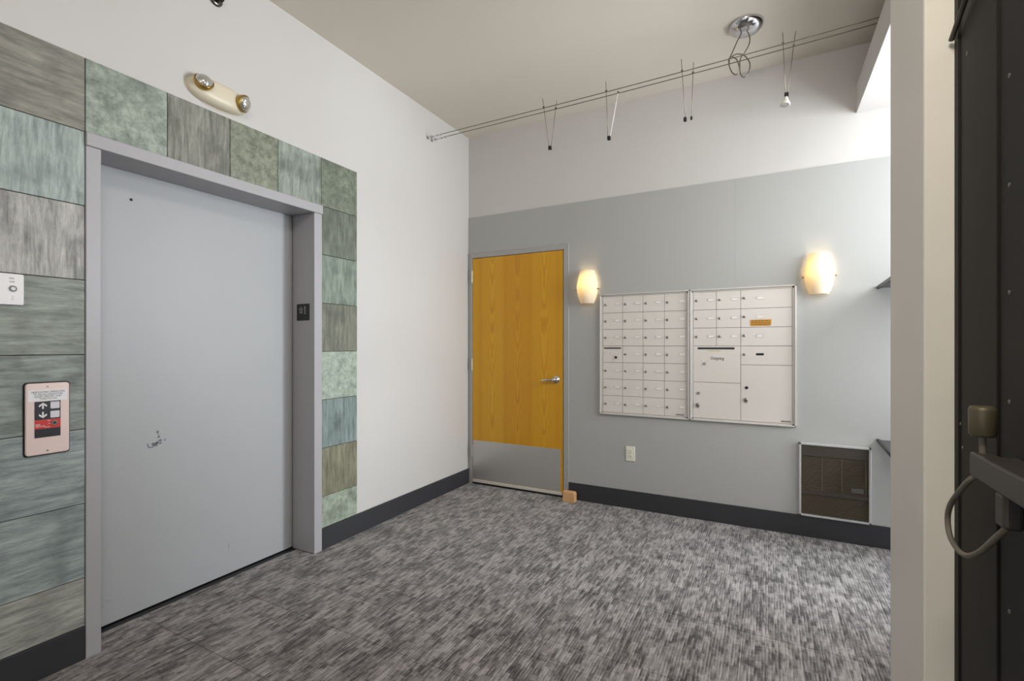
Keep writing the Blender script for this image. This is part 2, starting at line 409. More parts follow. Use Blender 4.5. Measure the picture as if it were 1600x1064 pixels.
# mortar bed behind the tiles
MB().box(XL, XL + .0035, .326, .936, .13, 2.497).box(XL, XL + .0035, .936, 2.436, 2.186, 2.497).box(XL, XL + .0035, 2.134, 2.436, .13, 2.1865).build('tile_bed', M['joint'], wall_left)
zs = [2.497 - .3085 * k for k in range(8)] + [.137]
left_spec = [((108, 108, 94), (134, 130, 116), 0, .2), ((118, 134, 128), (152, 168, 160), 1, .3), ((120, 122, 118), (172, 168, 162), 1, .9), ((104, 114, 104), (138, 146, 132), 0, .25),
             ((104, 112, 104), (136, 146, 138), 0, .3), ((112, 126, 124), (142, 156, 152), 0, .3), ((114, 128, 126), (146, 158, 154), 0, .35), ((122, 124, 114), (160, 162, 150), 0, .4)]
right_spec = [((88, 98, 78), (112, 122, 100), 2, .3), ((78, 86, 70), (104, 112, 94), 1, .35), ((84, 100, 84), (120, 138, 118), 1, .3), ((80, 84, 66), (112, 114, 94), 1, .25),
              ((124, 142, 122), (150, 166, 146), 2, .35), ((84, 102, 98), (114, 134, 128), 1, .4), ((94, 92, 66), (126, 124, 96), 1, .25), ((118, 134, 112), (150, 162, 140), 2, .3)]
top_spec = [((112, 124, 108), (146, 158, 142), 2, .35), ((92, 94, 80), (132, 132, 118), 1, .3), ((94, 100, 78), (128, 134, 110), 2, .2), ((104, 114, 100), (142, 152, 138), 1, .35)]
seed = [0]
def stone_tile(y0, y1, z0, z1, spec):
    seed[0] += 1; g_ = .0016
    pr = random.uniform(-.0008, .0012)
    m_ = stone('slate tile %s' % 'abcdefghijklmnopqrstuvwxyzABCDEFGHIJK'[seed[0]], spec[0], spec[1], spec[2], seed[0], spec[3])
    MB().box(XL + .001, XL + .009 + pr, y0 + g_, y1 - g_, z0 + g_, z1 - g_, .0012, 1).build('stone_tile', m_, wall_left)
for k in range(8): stone_tile(.631, .936, zs[k + 1], zs[k], left_spec[k])
for k in range(8): stone_tile(.326, .631, zs[k + 1], zs[k], left_spec[(k * 3 + 2) % 8])
for k, (a, b_) in enumerate(((.936, 1.246), (1.246, 1.546), (1.546, 1.828), (1.828, 2.134))): stone_tile(a, b_, 2.1885, 2.497, top_spec[k])
for k in range(8): stone_tile(2.134, 2.436, zs[k + 1], zs[k], right_spec[k])

# back wall with the wooden door's opening, grey painted panels on its lower part
DX0, DX1, DZ = -2.505, -1.495, 2.170     # outer door frame
w = MB()
w.box(XL - .35, DX0, YB, YB + .15, -.1, ZC); w.box(DX1, XR + .12, YB, YB + .15, -.1, ZC); w.box(DX0, DX1, YB, YB + .15, DZ, ZC)
w.box(DX0, DX1, YB + .10, YB + .15, -.1, DZ)
wall_back = w.build('wall_back', M['white_wall']); struct(wall_back, 'white upper back wall over the grey panels')
MB().prism([(XL, DZ), (DX1, DZ), (DX1, 0), (-.2092, 0), (-.2092, 2.509), (XL, 2.509)], 'y', GY, YB + .002, bev=.0004, seg=1).build('grey_panel', M['grey_wall'], wall_back)
MB().box(-.2088, XR, GY, YB + .002, 0, 2.509, .0004, 1).build('grey_panel', M['grey_wall'], wall_back)

# unseen right wall, window opening stepped to shape the daylight, front wall with glazing, the short wall ending in the post, door wall
w = MB()
w.box(XR, XR + .12, 1.5, 2.10, -.1, ZC); w.box(XR, XR + .12, 3.82, YB, -.1, ZC); w.box(XR, XR + .12, 2.10, 3.10, -.1, 1.45); w.box(XR, XR + .12, 3.10, 3.82, -.1, .03); w.box(XR, XR + .12, 2.10, 3.82, 2.80, ZC)
wall_right = w.build('wall_right', M['white_wall']); struct(wall_right)
wf = MB()
for y, z in ((2.10, 1.45), (3.10, .03), (3.78, .03)): wf.box(XR + .03, XR + .09, y, y + .04, z, 2.80)
wf.box(XR + .03, XR + .09, 2.10, 3.10, 1.45, 1.49); wf.box(XR + .03, XR + .09, 2.10, 3.82, 2.76, 2.80); wf.box(XR + .03, XR + .09, 3.14, 3.78, .03, .10)
win = wf.build('window_1', M['brown_black']); struct(win)
MB().box(XR + .055, XR + .061, 2.14, 3.10, 1.49, 2.76).build('pane', M['glass'], win)
MB().box(XR + .055, XR + .061, 3.14, 3.78, .10, 2.76).build('pane', M['glass'], win)
w = MB()
w.box(XL - .35, -2.4, YF - .15, YF, -.1, ZC); w.box(.3, .9, YF - .15, YF, -.1, ZC); w.box(-2.4, .3, YF - .15, YF, 2.8, ZC); w.box(-2.4, .3, YF - .15, YF, -.1, .15)
wall_front = w.build('wall_front', M['white_wall']); struct(wall_front)
wf = MB()
for x in (-2.4, -1.51, -.62, .25): wf.box(x, x + .05, YF - .10, YF - .03, .15, 2.8)
for z in (.15, 2.75): wf.box(-2.4, .3, YF - .10, YF - .03, z, z + .05)
win2 = wf.build('window_2', M['brown_black']); struct(win2)
for x in (-2.35, -1.46, -.57): MB().box(x, x + (.84 if x < -.6 else .82), YF - .066, YF - .06, .20, 2.75).build('pane', M['glass'], win2)

PX, PY0, PY1 = .350, 1.577, 1.955
wall_inner = MB().box(PX, XR + .15, PY0, PY1, -.1, ZC, .004, 2).build('wall_entry', M['post']); struct(wall_inner, 'off-white wall end beside the dark steel door')
# metal return of the jamb over the wall end, daylight put into its colour
MB().box(PX + .0015, .4135, PY0 - .004, PY0 + .01, 0, ZC, .0012, 2).build('trim_1', M['post_daylit']); struct(bpy.data.objects['trim_1'], 'pale jamb strip with daylight in its colour beside the dark steel door')
wall_door = MB().box(.43, .9, YF - .15, PY0, -.1, ZC).build('wall_door_side', M['white_wall']); struct(wall_door)
# soffit in front of the side window
soffit = MB().box(.511, XR, PY1, YB, 2.826, 3.006, .002, 1).build('trim_2', M['white_wall']); struct(soffit, 'white boxed soffit above the window side')

# baseboards
b1 = MB().box(XL, XL + .014, -2.0, .934, 0, .137, .003, 2).box(XL, XL + .014, 2.136, GY, 0, .137, .003, 2).build('baseboard_left', M['base']); struct(b1, 'charcoal rubber baseboard under the white wall')
b2 = MB().box(DX1 + .002, XR, GY - .010, GY, 0, .142, .003, 2).build('baseboard_back', M['base']); struct(b2, 'charcoal rubber baseboard under the grey wall')

# ------------------------------------------------------------------ elevator entrance
el = thing('door_1', 'grey steel elevator door in a deep steel frame set in slate tiles', None, (XL, 1.535, 0), kind='structure')
f = MB()
XF = XL + .016
f.box(-2.70, XF, .936, .988, 0, 2.131, .002, 1); f.box(-2.70, XF, 2.075, 2.134, 0, 2.131, .002, 1)
f.build('entrance_frame', M['steel_paint_frame'], el)
MB().box(-2.70, XF + .006, .936, 2.137, 2.1315, 2.187, .002, 1).build('frame_header', M['steel_paint_frame'], el)
d = MB().box(-2.74, -2.702, .95, 2.077, .008, 2.16, .001, 1)
leaf = d.build('door_panel', M['steel_paint'], el)
MB().box(-2.712, -2.7005, 2.040, 2.0735, .009, 2.1305, .003, 2).build('edge_stile', M['steel_paint'], leaf)
MB().box(-2.702, -2.666, .988, 2.075, -.004, .002).build('sill', plain('dark aluminium sill', (40, 38, 40), .4, .5), el)
MB().cyl((-2.7025, 1.186, 2.001), (-2.7005, 1.186, 2.001), .0065, seg=16).build('key_hole', M['dark'], leaf)
# torn sticker residue: thin flakes of adhesive, their outline is their own
fl = MB()
def flake(y, z, w_, h_, n=9):
    a = [random.uniform(.55, 1) for _ in range(n)]
    fl.prism([(y + w_ / 2 * a[i] * math.cos(2 * math.pi * i / n), z + h_ / 2 * a[i] * math.sin(2 * math.pi * i / n)) for i in range(n)], 'x', -2.7022, -2.7014)
for q in ((1.300, .868, .014, .016), (1.303, .856, .008, .014), (1.306, .843, .018, .018), (1.288, .808, .036, .024), (1.298, .815, .022, .018), (1.312, .822, .022, .014), (1.312, .810, .018, .010),
          (1.262, .797, .014, .012), (1.257, .806, .006, .026), (1.276, .796, .020, .007), (1.291, .800, .03, .006), (1.333, .822, .010, .012)): flake(*q)
MB_res = fl.build('sticker_residue', M['smudge'], leaf)
fl = MB()
for q in ((1.05, .095, .035, .004), (1.07, .10, .02, .003), (1.095, .115, .04, .003), (1.66, .16, .004, .05), (1.02, .085, .012, .004), (1.76, .22, .005, .004)): flake(*q)
fl.build('scuff_mark', plain('pale scuffs', (140, 139, 142), .5), leaf)

# floor sign on the jamb: raised star and numeral 1
sg = thing('floor_sign', 'small square black sign with raised star and numeral 1 on elevator jamb', 'sign', (-2.597, 2.075, 1.511))
MB().box(-2.656, -2.541, 2.0712, 2.075, 1.459, 1.564, .001, 1).build('plate', M['black'], sg)
st = MB()
def ring_poly(mb, outer, inner, y0, y1):
    n = len(outer)
    for i in range(n):
        j = (i + 1) % n
        mb.prism([outer[i], outer[j], inner[j], inner[i]], 'y', y0, y1)
so = []; si = []
for i in range(10):
    a = math.pi / 2 + i * math.pi / 5; r = .025 if i % 2 == 0 else .0115
    so.append((-2.614 + r * .88 * math.cos(a), 1.523 + r * 1.12 * math.sin(a))); si.append((-2.614 + (r - .0055) * .78 * math.cos(a), 1.523 + (r - .0055) * 1.05 * math.sin(a)))
ring_poly(st, so, si, 2.0698, 2.0715)
numeral = plain('sign silver', (150, 150, 148), .4)
st.build('star', numeral, sg)
MB().prism([(-2.5815, 1.498), (-2.574, 1.498), (-2.574, 1.549), (-2.579, 1.549), (-2.587, 1.543), (-2.587, 1.5375), (-2.5815, 1.5385)], 'y', 2.0698, 2.0715).build('numeral', numeral, sg)

# call station
XT = XL + .0115
cs = thing('elevator_call_panel', 'blush steel elevator call panel with arrows and red fire key strip, on slate', 'call panel', (XT, .815, 1.015))
def rrect(cx, cy, w_, h_, r, n=5):
    P = []
    for qx, qy, a0 in ((1, 1, 0), (-1, 1, 90), (-1, -1, 180), (1, -1, 270)):
        for k in range(n + 1):
            a = math.radians(a0 + 90 * k / n)
            P.append((cx + qx * (w_ / 2 - r) + r * math.cos(a), cy + qy * (h_ / 2 - r) + r * math.sin(a)))
    return P
MB().prism(rrect(.815, 1.015, .138, .286, .012), 'x', XT - .002, XT + .002).build('dark_gasket', M['dark'], cs)
MB().prism(rrect(.815, 1.015, .131, .278, .011), 'x', XT, XT + .011, bev=.004, seg=3).build('face_plate', M['pink_steel'], cs)
XP = XT + .0112
MB().box(XP - .001, XP + .0006, .757, .873, 1.084, 1.127).build('instruction_label', M['paper'], cs)
text('lettering', "FIREFIGHTERS OPERATION\nTO RECALL ELEVATORS\nINSERT FIRE KEY AND\nTURN TO ON", .0096, M['ink'], cs, frame_on_left_wall(XP + .0007, .815, 1.106), .0002, spacing=.92, sx=.86)
MB().box(XP - .001, XP + .001, .775, .852, 1.012, 1.083).build('button_field', M['navy'], cs)
for z, up in ((1.066, 1), (1.030, -1)):
    MB().prism(rrect(.8345, z, .028, .027, .003), 'x', XP, XP + .004, bev=.0008, seg=1).build('call_button', plain('call button', (214, 210, 214), .35), cs)
    a = MB(); y0 = .799
    a.prism([(y0 - .0025, z - up * .012), (y0 + .0025, z - up * .012), (y0 + .0025, z + up * .006), (y0 - .0025, z + up * .006)], 'x', XP + .0008, XP + .0016)
    for sgn in (-1, 1):
        a.prism([(y0, z + up * .012), (y0 + sgn * .012, z + up * .002), (y0 + sgn * .011, z - up * .005), (y0, z + up * .005)], 'x', XP + .0008, XP + .0016)
    a.build('arrow', M['white'], cs)
MB().box(XP - .001, XP + .0011, .775, .852, .977, 1.0115).build('fire_key_strip', M['red'], cs)
MB().cyl((XP, .833, .9965), (XP + .004, .833, .9965), .0095, seg=20).build('key_switch', M['chrome'], cs)
MB().cyl((XP + .004, .833, .9965), (XP + .0045, .833, .9965), .0055, seg=16).build('key_cylinder', M['black'], cs)
text('lettering', "FIRE\nSERVICE", .0078, M['white'], cs, frame_on_left_wall(XP + .0012, .777, .990), .0002, align='LEFT', spacing=.85)
text('lettering', "ON", .006, M['white'], cs, frame_on_left_wall(XP + .0012, .817, 1.006), .0002)
text('lettering', "OFF", .005, M['white'], cs, frame_on_left_wall(XP + .0012, .818, .995), .0002)
text('lettering', "BYPASS", .005, M['white'], cs, frame_on_left_wall(XP + .0012, .812, .982), .0002)
MB().box(XP - .001, XP + .0009, .775, .852, .943, .9768).build('lower_strip', M['black'], cs)
for z in (1.140, .890): MB().cyl((XP - .0005, .813, z), (XP + .0008, .813, z), .0035, seg=12).build('screw', M['lock'], cs)

ks = thing('key_switch_plate', 'small white steel key switch plate high on slate, cut by picture edge', 'switch plate', (XT, .710, 1.511))
MB().prism(rrect(.710, 1.511, .074, .116, .006), 'x', XT - .002, XT + .006, bev=.0015, seg=2).build('plate', M['white'], ks)
MB().cyl((XT + .006, .716, 1.513), (XT + .010, .716, 1.513), .013, .011, seg=24).build('bezel', M['chrome'], ks)
MB().cyl((XT + .010, .716, 1.513), (XT + .0115, .716, 1.513), .0065, seg=16).build('key_slot', M['lock'], ks)
text('lettering', "ON", .0085, M['ink'], ks, frame_on_left_wall(XT + .0063, .713, 1.551), .0002)
text('lettering', "OFF", .0085, M['ink'], ks, frame_on_left_wall(XT + .0063, .714, 1.538), .0002)
for z in (1.485, 1.474): MB().cyl((XT + .005, .7155, z), (XT + .0067, .7155, z), .0032, seg=12).build('rivet', M['lock'], ks)

# ------------------------------------------------------------------ emergency light over the elevator
em = thing('emergency_light', 'ivory oval emergency light with two clear lamp heads above slate tiles', 'emergency light', (XL, 1.485, 2.585))
b = MB()
NU, NV = 40, 10
rings = []
for j in range(NV + 1):
    t = j / NV * math.pi / 2
    sc = math.cos(t) ** .55 if j < NV else 0; h = .055 * math.sin(t) ** .9 + (.0 if j else 0)
    if j == NV: rings.append([b.bm.verts.new((XL + .055, 1.485, 2.585))]); continue
    rings.append([b.bm.verts.new((XL + h, 1.485 + .155 * sc * math.copysign(abs(math.cos(a)) ** .85, math.cos(a)), 2.585 + .066 * sc * math.copysign(abs(math.sin(a)) ** .85, math.sin(a)))) for a in [2 * math.pi * i / NU for i in range(NU)]])
for A, B_ in zip(rings, rings[1:]):
    for i in range(NU):
        i2 = (i + 1) % NU
        fc = b.bm.faces.new((A[i], A[i2], B_[0])) if len(B_) == 1 else b.bm.faces.new((A[i], A[i2], B_[i2], B_[i]))
        fc.smooth = True
bmesh.ops.recalc_face_normals(b.bm, faces=b.bm.faces)
b.build('housing', M['ivory'], em)
r_ = MB(); pts = [(XL + .002, 1.485 + .158 * math.cos(a), 2.585 + .068 * math.sin(a)) for a in [2 * math.pi * i / 40 for i in range(41)]]
r_.tube(pts, .003, 6, sub=1); r_.build('rim', M['ivory'], em)
for yc, dr, lab in ((1.392, (.84, -.22, .46), 'lamp head'), (1.583, (.86, .40, -.30), 'lamp head')):
    D = Vector(dr).normalized(); o = Vector((XL + .035, yc, 2.592))
    h = MB(); h.lathe([(0, -.012), (.028, -.010), (.040, .008), (.0435, .022), (.044, .030), (.0405, .032), (.039, .028)], o, D, 32)
    hd = h.build('lamp_head', M['gold'], em)
    MB().lathe([(.0392, .027), (.036, .037), (.028, .045), (.016, .050), (0, .052)], o, D, 32).build('lens', M['lens'], hd)
MB().cyl((XL + .046, 1.500, 2.548), (XL + .050, 1.500, 2.546), .0035, seg=10).build('test_button', M['black'], em)
MB().box(XL + .030, XL + .036, 1.455, 1.475, 2.5285, 2.5325, .001, 1).build('indicator', M['ink'], em)

sk = thing('wall_sprinkler', 'small dark round fitting high on left wall, cut by top picture edge', 'sprinkler', (XL, 1.475, 3.085))
MB().lathe([(.037, 0), (.036, .005), (.031, .011), (.020, .013), (.016, .012)], (XL, 1.475, 3.085), (1, 0, 0), 28).build('escutcheon', plain('dark chrome', (110, 106, 100), .25, .9), sk)
MB().cyl((XL, 1.475, 3.085), (XL + .032, 1.475, 3.085), .014, .011, seg=18).build('nozzle', M['black'], sk)
MB().lathe([(0, .034), (.012, .033), (.024, .036), (.025, .038), (0, .040)], (XL, 1.475, 3.085), (1, 0, 0), 24).build('deflector', plain('deflector', (70, 68, 64), .3, .8), sk)

# ------------------------------------------------------------------ wooden door
dr = thing('door_2', 'honey yellow wood veneer door with steel kick plate, lever and grey frame', None, (-2.007, GY, 0), kind='structure')
LX0, LX1, LZ0, LZ1 = -2.462, -1.5485, .046, 2.118
f = MB()
f.box(DX0, LX0 - .003, GY - .006, GY + .10, 0, DZ, .002, 1); f.box(LX1 + .006, DX1, GY - .006, GY + .10, 0, DZ, .002, 1); f.box(LX0 - .003, LX1 + .006, GY - .006, GY + .10, LZ1 + .004, DZ, .002, 1)
f.box(LX0 - .003, LX0 + .010, GY + .045, GY + .07, 0, LZ1); f.box(LX1 - .01, LX1 + .006, GY + .045, GY + .07, 0, LZ1)
f.build('door_frame', M['grey_frame'], dr)
lf = MB().box(LX0, LX1, GY - .001, GY + .042, LZ0, LZ1, .001, 1).build('door_leaf', M['veneer'], dr)
MB().box(LX0 + .004, LX1 - .024, GY - .0025, GY - .0008, LZ0 + .002, .410, .0004, 1).build('kick_plate', M['kick'], lf)
MB().box(LX0 + .002, LX1 - .01, GY - .008, GY + .02, .018, LZ0 - .001, .002, 1).build('door_sweep', M['sweep'], lf)
MB().box(LX0 - .003, LX1 + .006, GY - .002, GY + .10, 0, .012, .002, 1).build('sweep_shade', M['dark'], dr)  # dark strip painting the shade beneath the door sweep
MB().box(LX0 - .003, LX1 + .006, GY + .06, GY + .08, .012, LZ1).build('dark_backing', M['dark'], dr)
for z in (1.948, 1.122, .310):
    h = MB()
    for k in range(5): h.cyl((LX0 - .003, GY - .012, z - .055 + k * .0225), (LX0 - .003, GY - .012, z - .055 + k * .0225 + .0212), .0075, seg=12)
    h.box(LX0 - .016, LX0 - .003, GY - .009, GY - .0055, z - .055, z + .056); h.box(LX0 - .003, LX0 + .004, GY - .009, GY - .001, z - .055, z + .056)
    h.build('hinge', plain('hinge steel', (190, 186, 176), .35, .6), dr)
lv = MB()
lv.lathe([(.034, 0), (.034, .004), (.030, .009), (.018, .014), (.014, .020), (.014, .045), (.017, .050), (.017, .056), (.013, .062), (0, .064)], (-1.612, GY - .001, 1.008), (0, -1, 0), 28)
lv.tube([(-1.612, GY - .052, 1.008), (-1.650, GY - .053, 1.006), (-1.69, GY - .052, 1.002), (-1.722, GY - .048, 1.001), (-1.728, GY - .044, 1.001)], .0085, 12)
lv.build('lever_handle', M['chrome'], lf)
for z in (.15, .28): MB().cyl((LX1 - .014, GY - .0016, z), (LX1 - .014, GY - .0004, z), .003, seg=10).build('screw', M['chrome'], lf)

wb = MB().prism([(-1.512, .0), (-1.413, .0), (-1.410, .006), (-1.410, .072), (-1.420, .084), (-1.512, .084)], 'y', 3.745, 3.805, bev=.002, seg=1).build('door_stop_block', M['blockwood'], None, (-1.46, 3.775, 0))
tag(wb, 'small pale pine block on the carpet at the foot of the wooden door frame', 'door stop')

# ------------------------------------------------------------------ sconces
def sconce(cx, cz, label):
    t = thing('wall_sconce', label, 'wall lamp', (cx, GY, cz), 'opal glass wall sconces')
    prof = [(.060, .138), (.074, .09), (.0865, .03), (.0895, -.01), (.086, -.045), (.074, -.095), (.056, -.139)]
    Z = []
    for i in range(len(prof) - 1):                       # smooth the profile
        for k in range(5): u = k / 5; Z.append((prof[i][0] * (1 - u) + prof[i + 1][0] * u, prof[i][1] * (1 - u) + prof[i + 1][1] * u))
    Z.append(prof[-1])
    for _ in range(4): Z = [Z[0]] + [((Z[i - 1][0] + 2 * Z[i][0] + Z[i + 1][0]) / 4, Z[i][1]) for i in range(1, len(Z) - 1)] + [Z[-1]]
    s_ = MB(); n = 28; rows = []
    for r, h in Z:
        rows.append([s_.bm.verts.new((cx - r * math.cos(math.pi * k / n), GY - .012 - r * 1.0 * math.sin(math.pi * k / n), cz + h)) for k in range(n + 1)])
    for A, B_ in zip(rows, rows[1:]):
        for k in range(n):
            fc = s_.bm.faces.new((A[k], A[k + 1], B_[k + 1], B_[k])); fc.smooth = True
    bmesh.ops.recalc_face_normals(s_.bm, faces=s_.bm.faces)
    sh = s_.build('glass_shade', M['opal'], t)
    md = sh.modifiers.new('thickness', 'SOLIDIFY'); md.thickness = .004; md.offset = -1
    MB().box(cx - .045, cx + .045, GY - .012, GY, cz - .05, cz + .05, .003, 2).build('back_plate', M['white'], t)
    MB().cyl((cx, GY - .012, cz - .03), (cx, GY - .045, cz - .03), .012, seg=12).build('lamp_socket', M['white'], t)
    MB().lathe([(0, -.03), (.013, -.028), (.014, -.015), (.022, .005), (.024, .02), (.018, .036), (0, .042)], (cx, GY - .045, cz - .0), (0, 0, 1), 20).build('bulb', emit('lit bulb', (255, 214, 150), 12), t)
    for sg_ in (-1, 1):
        MB().box(cx + sg_ * .088 - .006, cx + sg_ * .088 + .006, GY - .026, GY, cz - .020, cz - .012, .001, 1).cyl((cx + sg_ * .088, GY - .030, cz - .016), (cx + sg_ * .098, GY - .030, cz - .016), .0045, seg=10).build('clip', M['gold'], t)
    l = bpy.data.lights.new('sconce_lamp', 'POINT'); l.energy = 1.5; l.color = (1, .78, .46); l.shadow_soft_size = .025
    o = bpy.data.objects.new('sconce_lamp', l); COL.objects.link(o); o.parent = t; o.location = (0, -.05, .035)
    return t
sconce(-1.325, 1.785, 'lit opal glass sconce between the wooden door and the mailboxes')
sconce(.303, 1.782, 'lit opal glass sconce beyond the mailboxes on the window side')

# ------------------------------------------------------------------ mailboxes
MZ0, MZ1 = .741, 1.719
def lock_mesh():
    b = MB(); b.lathe([(0, 0), (.0085, 0), (.0085, .004), (.0065, .007), (0, .007)], (0, 0, 0), (0, -1, 0), 14)
    b.box(-.001, .001, -.0078, -.006, -.004, .004, mi=1)
    b.box(-.001, .010, -.0035, 0, -.010, -.006)
    return b.mesh('lock', [M['lock'], M['black']])
LOCK = lock_mesh()
def holder_mesh():
    b = MB(); W, H = .044, .018
    b.box(-W / 2, W / 2, -.0012, 0, -H / 2, H / 2, mi=1)
    b.box(-W / 2, W / 2, -.0028, 0, H / 2 - .0018, H / 2); b.box(-W / 2, W / 2, -.0028, 0, -H / 2, -H / 2 + .0018)
    b.box(-W / 2, -W / 2 + .002, -.0028, 0, -H / 2, H / 2); b.box(W / 2 - .002, W / 2, -.0028, 0, -H / 2, H / 2)
    return b.mesh('label_holder', [M['mail_frame'], M['holder']])
HOLDER = holder_mesh()
dcache = {}
def mdoor(root, x0, x1, z0, z1, lock=None, holder=None, name='mailbox_door'):
    w_, h_ = round(x1 - x0, 4), round(z1 - z0, 4)
    if (w_, h_) not in dcache:
        dcache[(w_, h_)] = MB().box(-w_ / 2 + .0012, w_ / 2 - .0012, 0, .012, -h_ / 2 + .0012, h_ / 2 - .0012, .0015, 2).mesh(name, M['mail'])
    o = bpy.data.objects.new(name, dcache[(w_, h_)]); COL.objects.link(o); o.parent = root
    wx, wz = (x0 + x1) / 2, (z0 + z1) / 2
    R = ORG[root.name]; yy = DY + random.uniform(-.0004, .0006)
    o.location = (wx - R[0], yy - R[1], wz - R[2]); ORG[o.name] = (wx, yy, wz)
    if lock:
        k = bpy.data.objects.new('lock', LOCK); COL.objects.link(k); k.parent = o; k.location = (x0 + lock[0] - wx, 0, z1 - lock[1] - wz); k.rotation_euler = (0, random.uniform(-.5, .5), 0)
    if holder:
        k = bpy.data.objects.new('label_holder', HOLDER); COL.objects.link(k); k.parent = o; k.location = (x0 + holder[0] - wx, 0, z1 - holder[1] - wz)
    return o
DY = GY - .005
def unit(x0, x1, label, dividers=()):
    t = thing('mailbox_cabinet', label, 'mailboxes', ((x0 + x1) / 2, GY, MZ0), 'wall of mailboxes')
    f = MB(); y0, y1 = GY - .022, GY + .002
    for (a, b_, c, d_) in ((x0, x1, MZ1 - .009, MZ1), (x0, x1, MZ0, MZ0 + .009), (x0, x0 + .009, MZ0, MZ1), (x1 - .009, x1, MZ0, MZ1)):
        f.box(a, b_, y0, y1, c, d_, .0015, 2)
    for (a, b_, c, d_) in ((x0 + .012, x1 - .012, MZ1 - .019, MZ1 - .009), (x0 + .012, x1 - .012, MZ0 + .009, MZ0 + .018), (x0 + .009, x0 + .022, MZ0 + .009, MZ1 - .009), (x1 - .022, x1 - .009, MZ0 + .009, MZ1 - .009)):
        f.box(a, b_, y0 + .014, y1, c, d_)
    f.build('frame', M['mail_frame'], t)
    MB().box(x0 + .01, x1 - .01, GY - .0005, GY + .001, MZ0 + .01, MZ1 - .01).build('backing', M['joint'], t)
    return t
UA = unit(-1.2194, -.5225, 'left cabinet with 28 small mailbox doors and one outgoing slot')
ax0, ax1, az0, az1 = -1.1965, -.5445, MZ0 + .018, MZ1 - .019
cw, chh = (ax1 - ax0) / 4, (az1 - az0) / 7
first = None
for r in range(7):
    for c in range(4):
        x0, z1 = ax0 + c * cw, az1 - r * chh
        if (r, c) == (3, 0):
            o = mdoor(UA, x0, x0 + cw, z1 - chh, z1); o.name = 'outgoing_door'; o['label'] = 'door with black outgoing mail slot and round lock'
            ORG[o.name] = (x0 + cw / 2, DY, z1 - chh / 2)
            MB().box(x0 + .010, x0 + cw - .012, DY - .002, DY + .001, z1 - .022, z1 - .012, .001, 1).build('mail_slot', M['black'], o)
            MB().cyl((x0 + .108, DY, z1 - .092), (x0 + .108, DY - .005, z1 - .092), .011, .0095, seg=16).build('round_lock', M['black'], o)
            rv = MB()
            for px, pz in ((.020, .062), (.062, .062), (.092, .075), (.125, .075), (.092, .11), (.125, .11)): rv.cyl((x0 + px, DY, z1 - pz), (x0 + px, DY - .0015, z1 - pz), .0025, seg=8)
            rv.build('rivets', M['lock'], o)['kind'] = 'stuff'
        else: mdoor(UA, x0, x0 + cw, z1 - chh, z1, (.022, .066), (.122 if c < 3 else .132, .062))
UB = unit(-.5185, .171, 'right cabinet of mixed mailboxes with parcel doors and orange sticker')
bx = [-.4965, -.337, -.174, .149]; bz = [az1 - k * chh for k in range(8)]
for r in range(3):
    for c in range(2): mdoor(UB, bx[c], bx[c + 1], bz[r + 1], bz[r], (.022, .064), (.125, .062))
    od = mdoor(UB, bx[2], bx[3], bz[r + 1], bz[r], (.022, .058), (.125, .062))
    if r == 1: sticker_door = od
ox, oz = bx[2], bz[1]
s_ = MB().prism([(-.113, oz - .082), (.022, oz - .080), (.020, oz - .118), (.010, oz - .126), (-.108, oz - .126), (-.113, oz - .118)], 'y', DY - .0016, DY - .0003)
o = s_.build('orange_sticker', M['orange'], sticker_door, None); o['label'] = 'orange sticker with small dark print'
for v in o.data.vertices: v.co -= Vector((0, 0, 0))
sq = MB()
for k in range(3):
    x = -.105
    while x < .012:
        L_ = random.uniform(.006, .018); z = oz - .090 - k * .0125
        sq.box(x, min(x + L_, .014), DY - .0022, DY - .0014, z - .0035, z + .0035); x += L_ + .003
o = sq.build('sticker_print', plain('brown print', (128, 86, 30), .6), sticker_door); o['kind'] = 'stuff'
ow = mdoor(UB, bx[2], bx[3], bz[4], bz[3], (.022, .060)); MB().box(-.075, -.026, DY - .002, DY + .001, bz[3] - .066, bz[3] - .050, .001, 1).build('narrow_slot', M['black'], ow)
pc = mdoor(UB, bx[0], bx[2], bz[5], bz[3], name='outgoing_door'); pc['label'] = 'large door with long black slot and handwritten word'
MB().box(bx[0] + .032, bx[2] - .040, DY - .002, DY + .001, bz[3] - .024, bz[3] - .010, .001, 1).build('mail_slot', M['black'], pc)
MB().cyl((bx[0] + .078, DY, bz[3] - .132), (bx[0] + .078, DY - .005, bz[3] - .132), .011, .0095, seg=16).build('round_lock', M['lock'], pc)
rv = MB()
for a, b_ in ((-1, -1), (1, -1), (-1, 1), (1, 1)): rv.cyl((bx[0] + .078 + a * .019, DY, bz[3] - .132 + b_ * .019), (bx[0] + .078 + a * .019, DY - .0015, bz[3] - .132 + b_ * .019), .0028, seg=8)
rv.build('rivets', M['lock'], pc)['kind'] = 'stuff'
MB().box(bx[0] + .105, bx[0] + .19, DY - .0012, DY - .0002, bz[3] - .040, bz[3] - .030).build('tape_residue', plain('old tape', (196, 186, 150), .6), pc)
text('handwriting', "Outgoing", .034, M['ink'], pc, frame_on_back_wall(bx[0] + .166, DY - .001, bz[3] - .090), .0002, sx=.72)
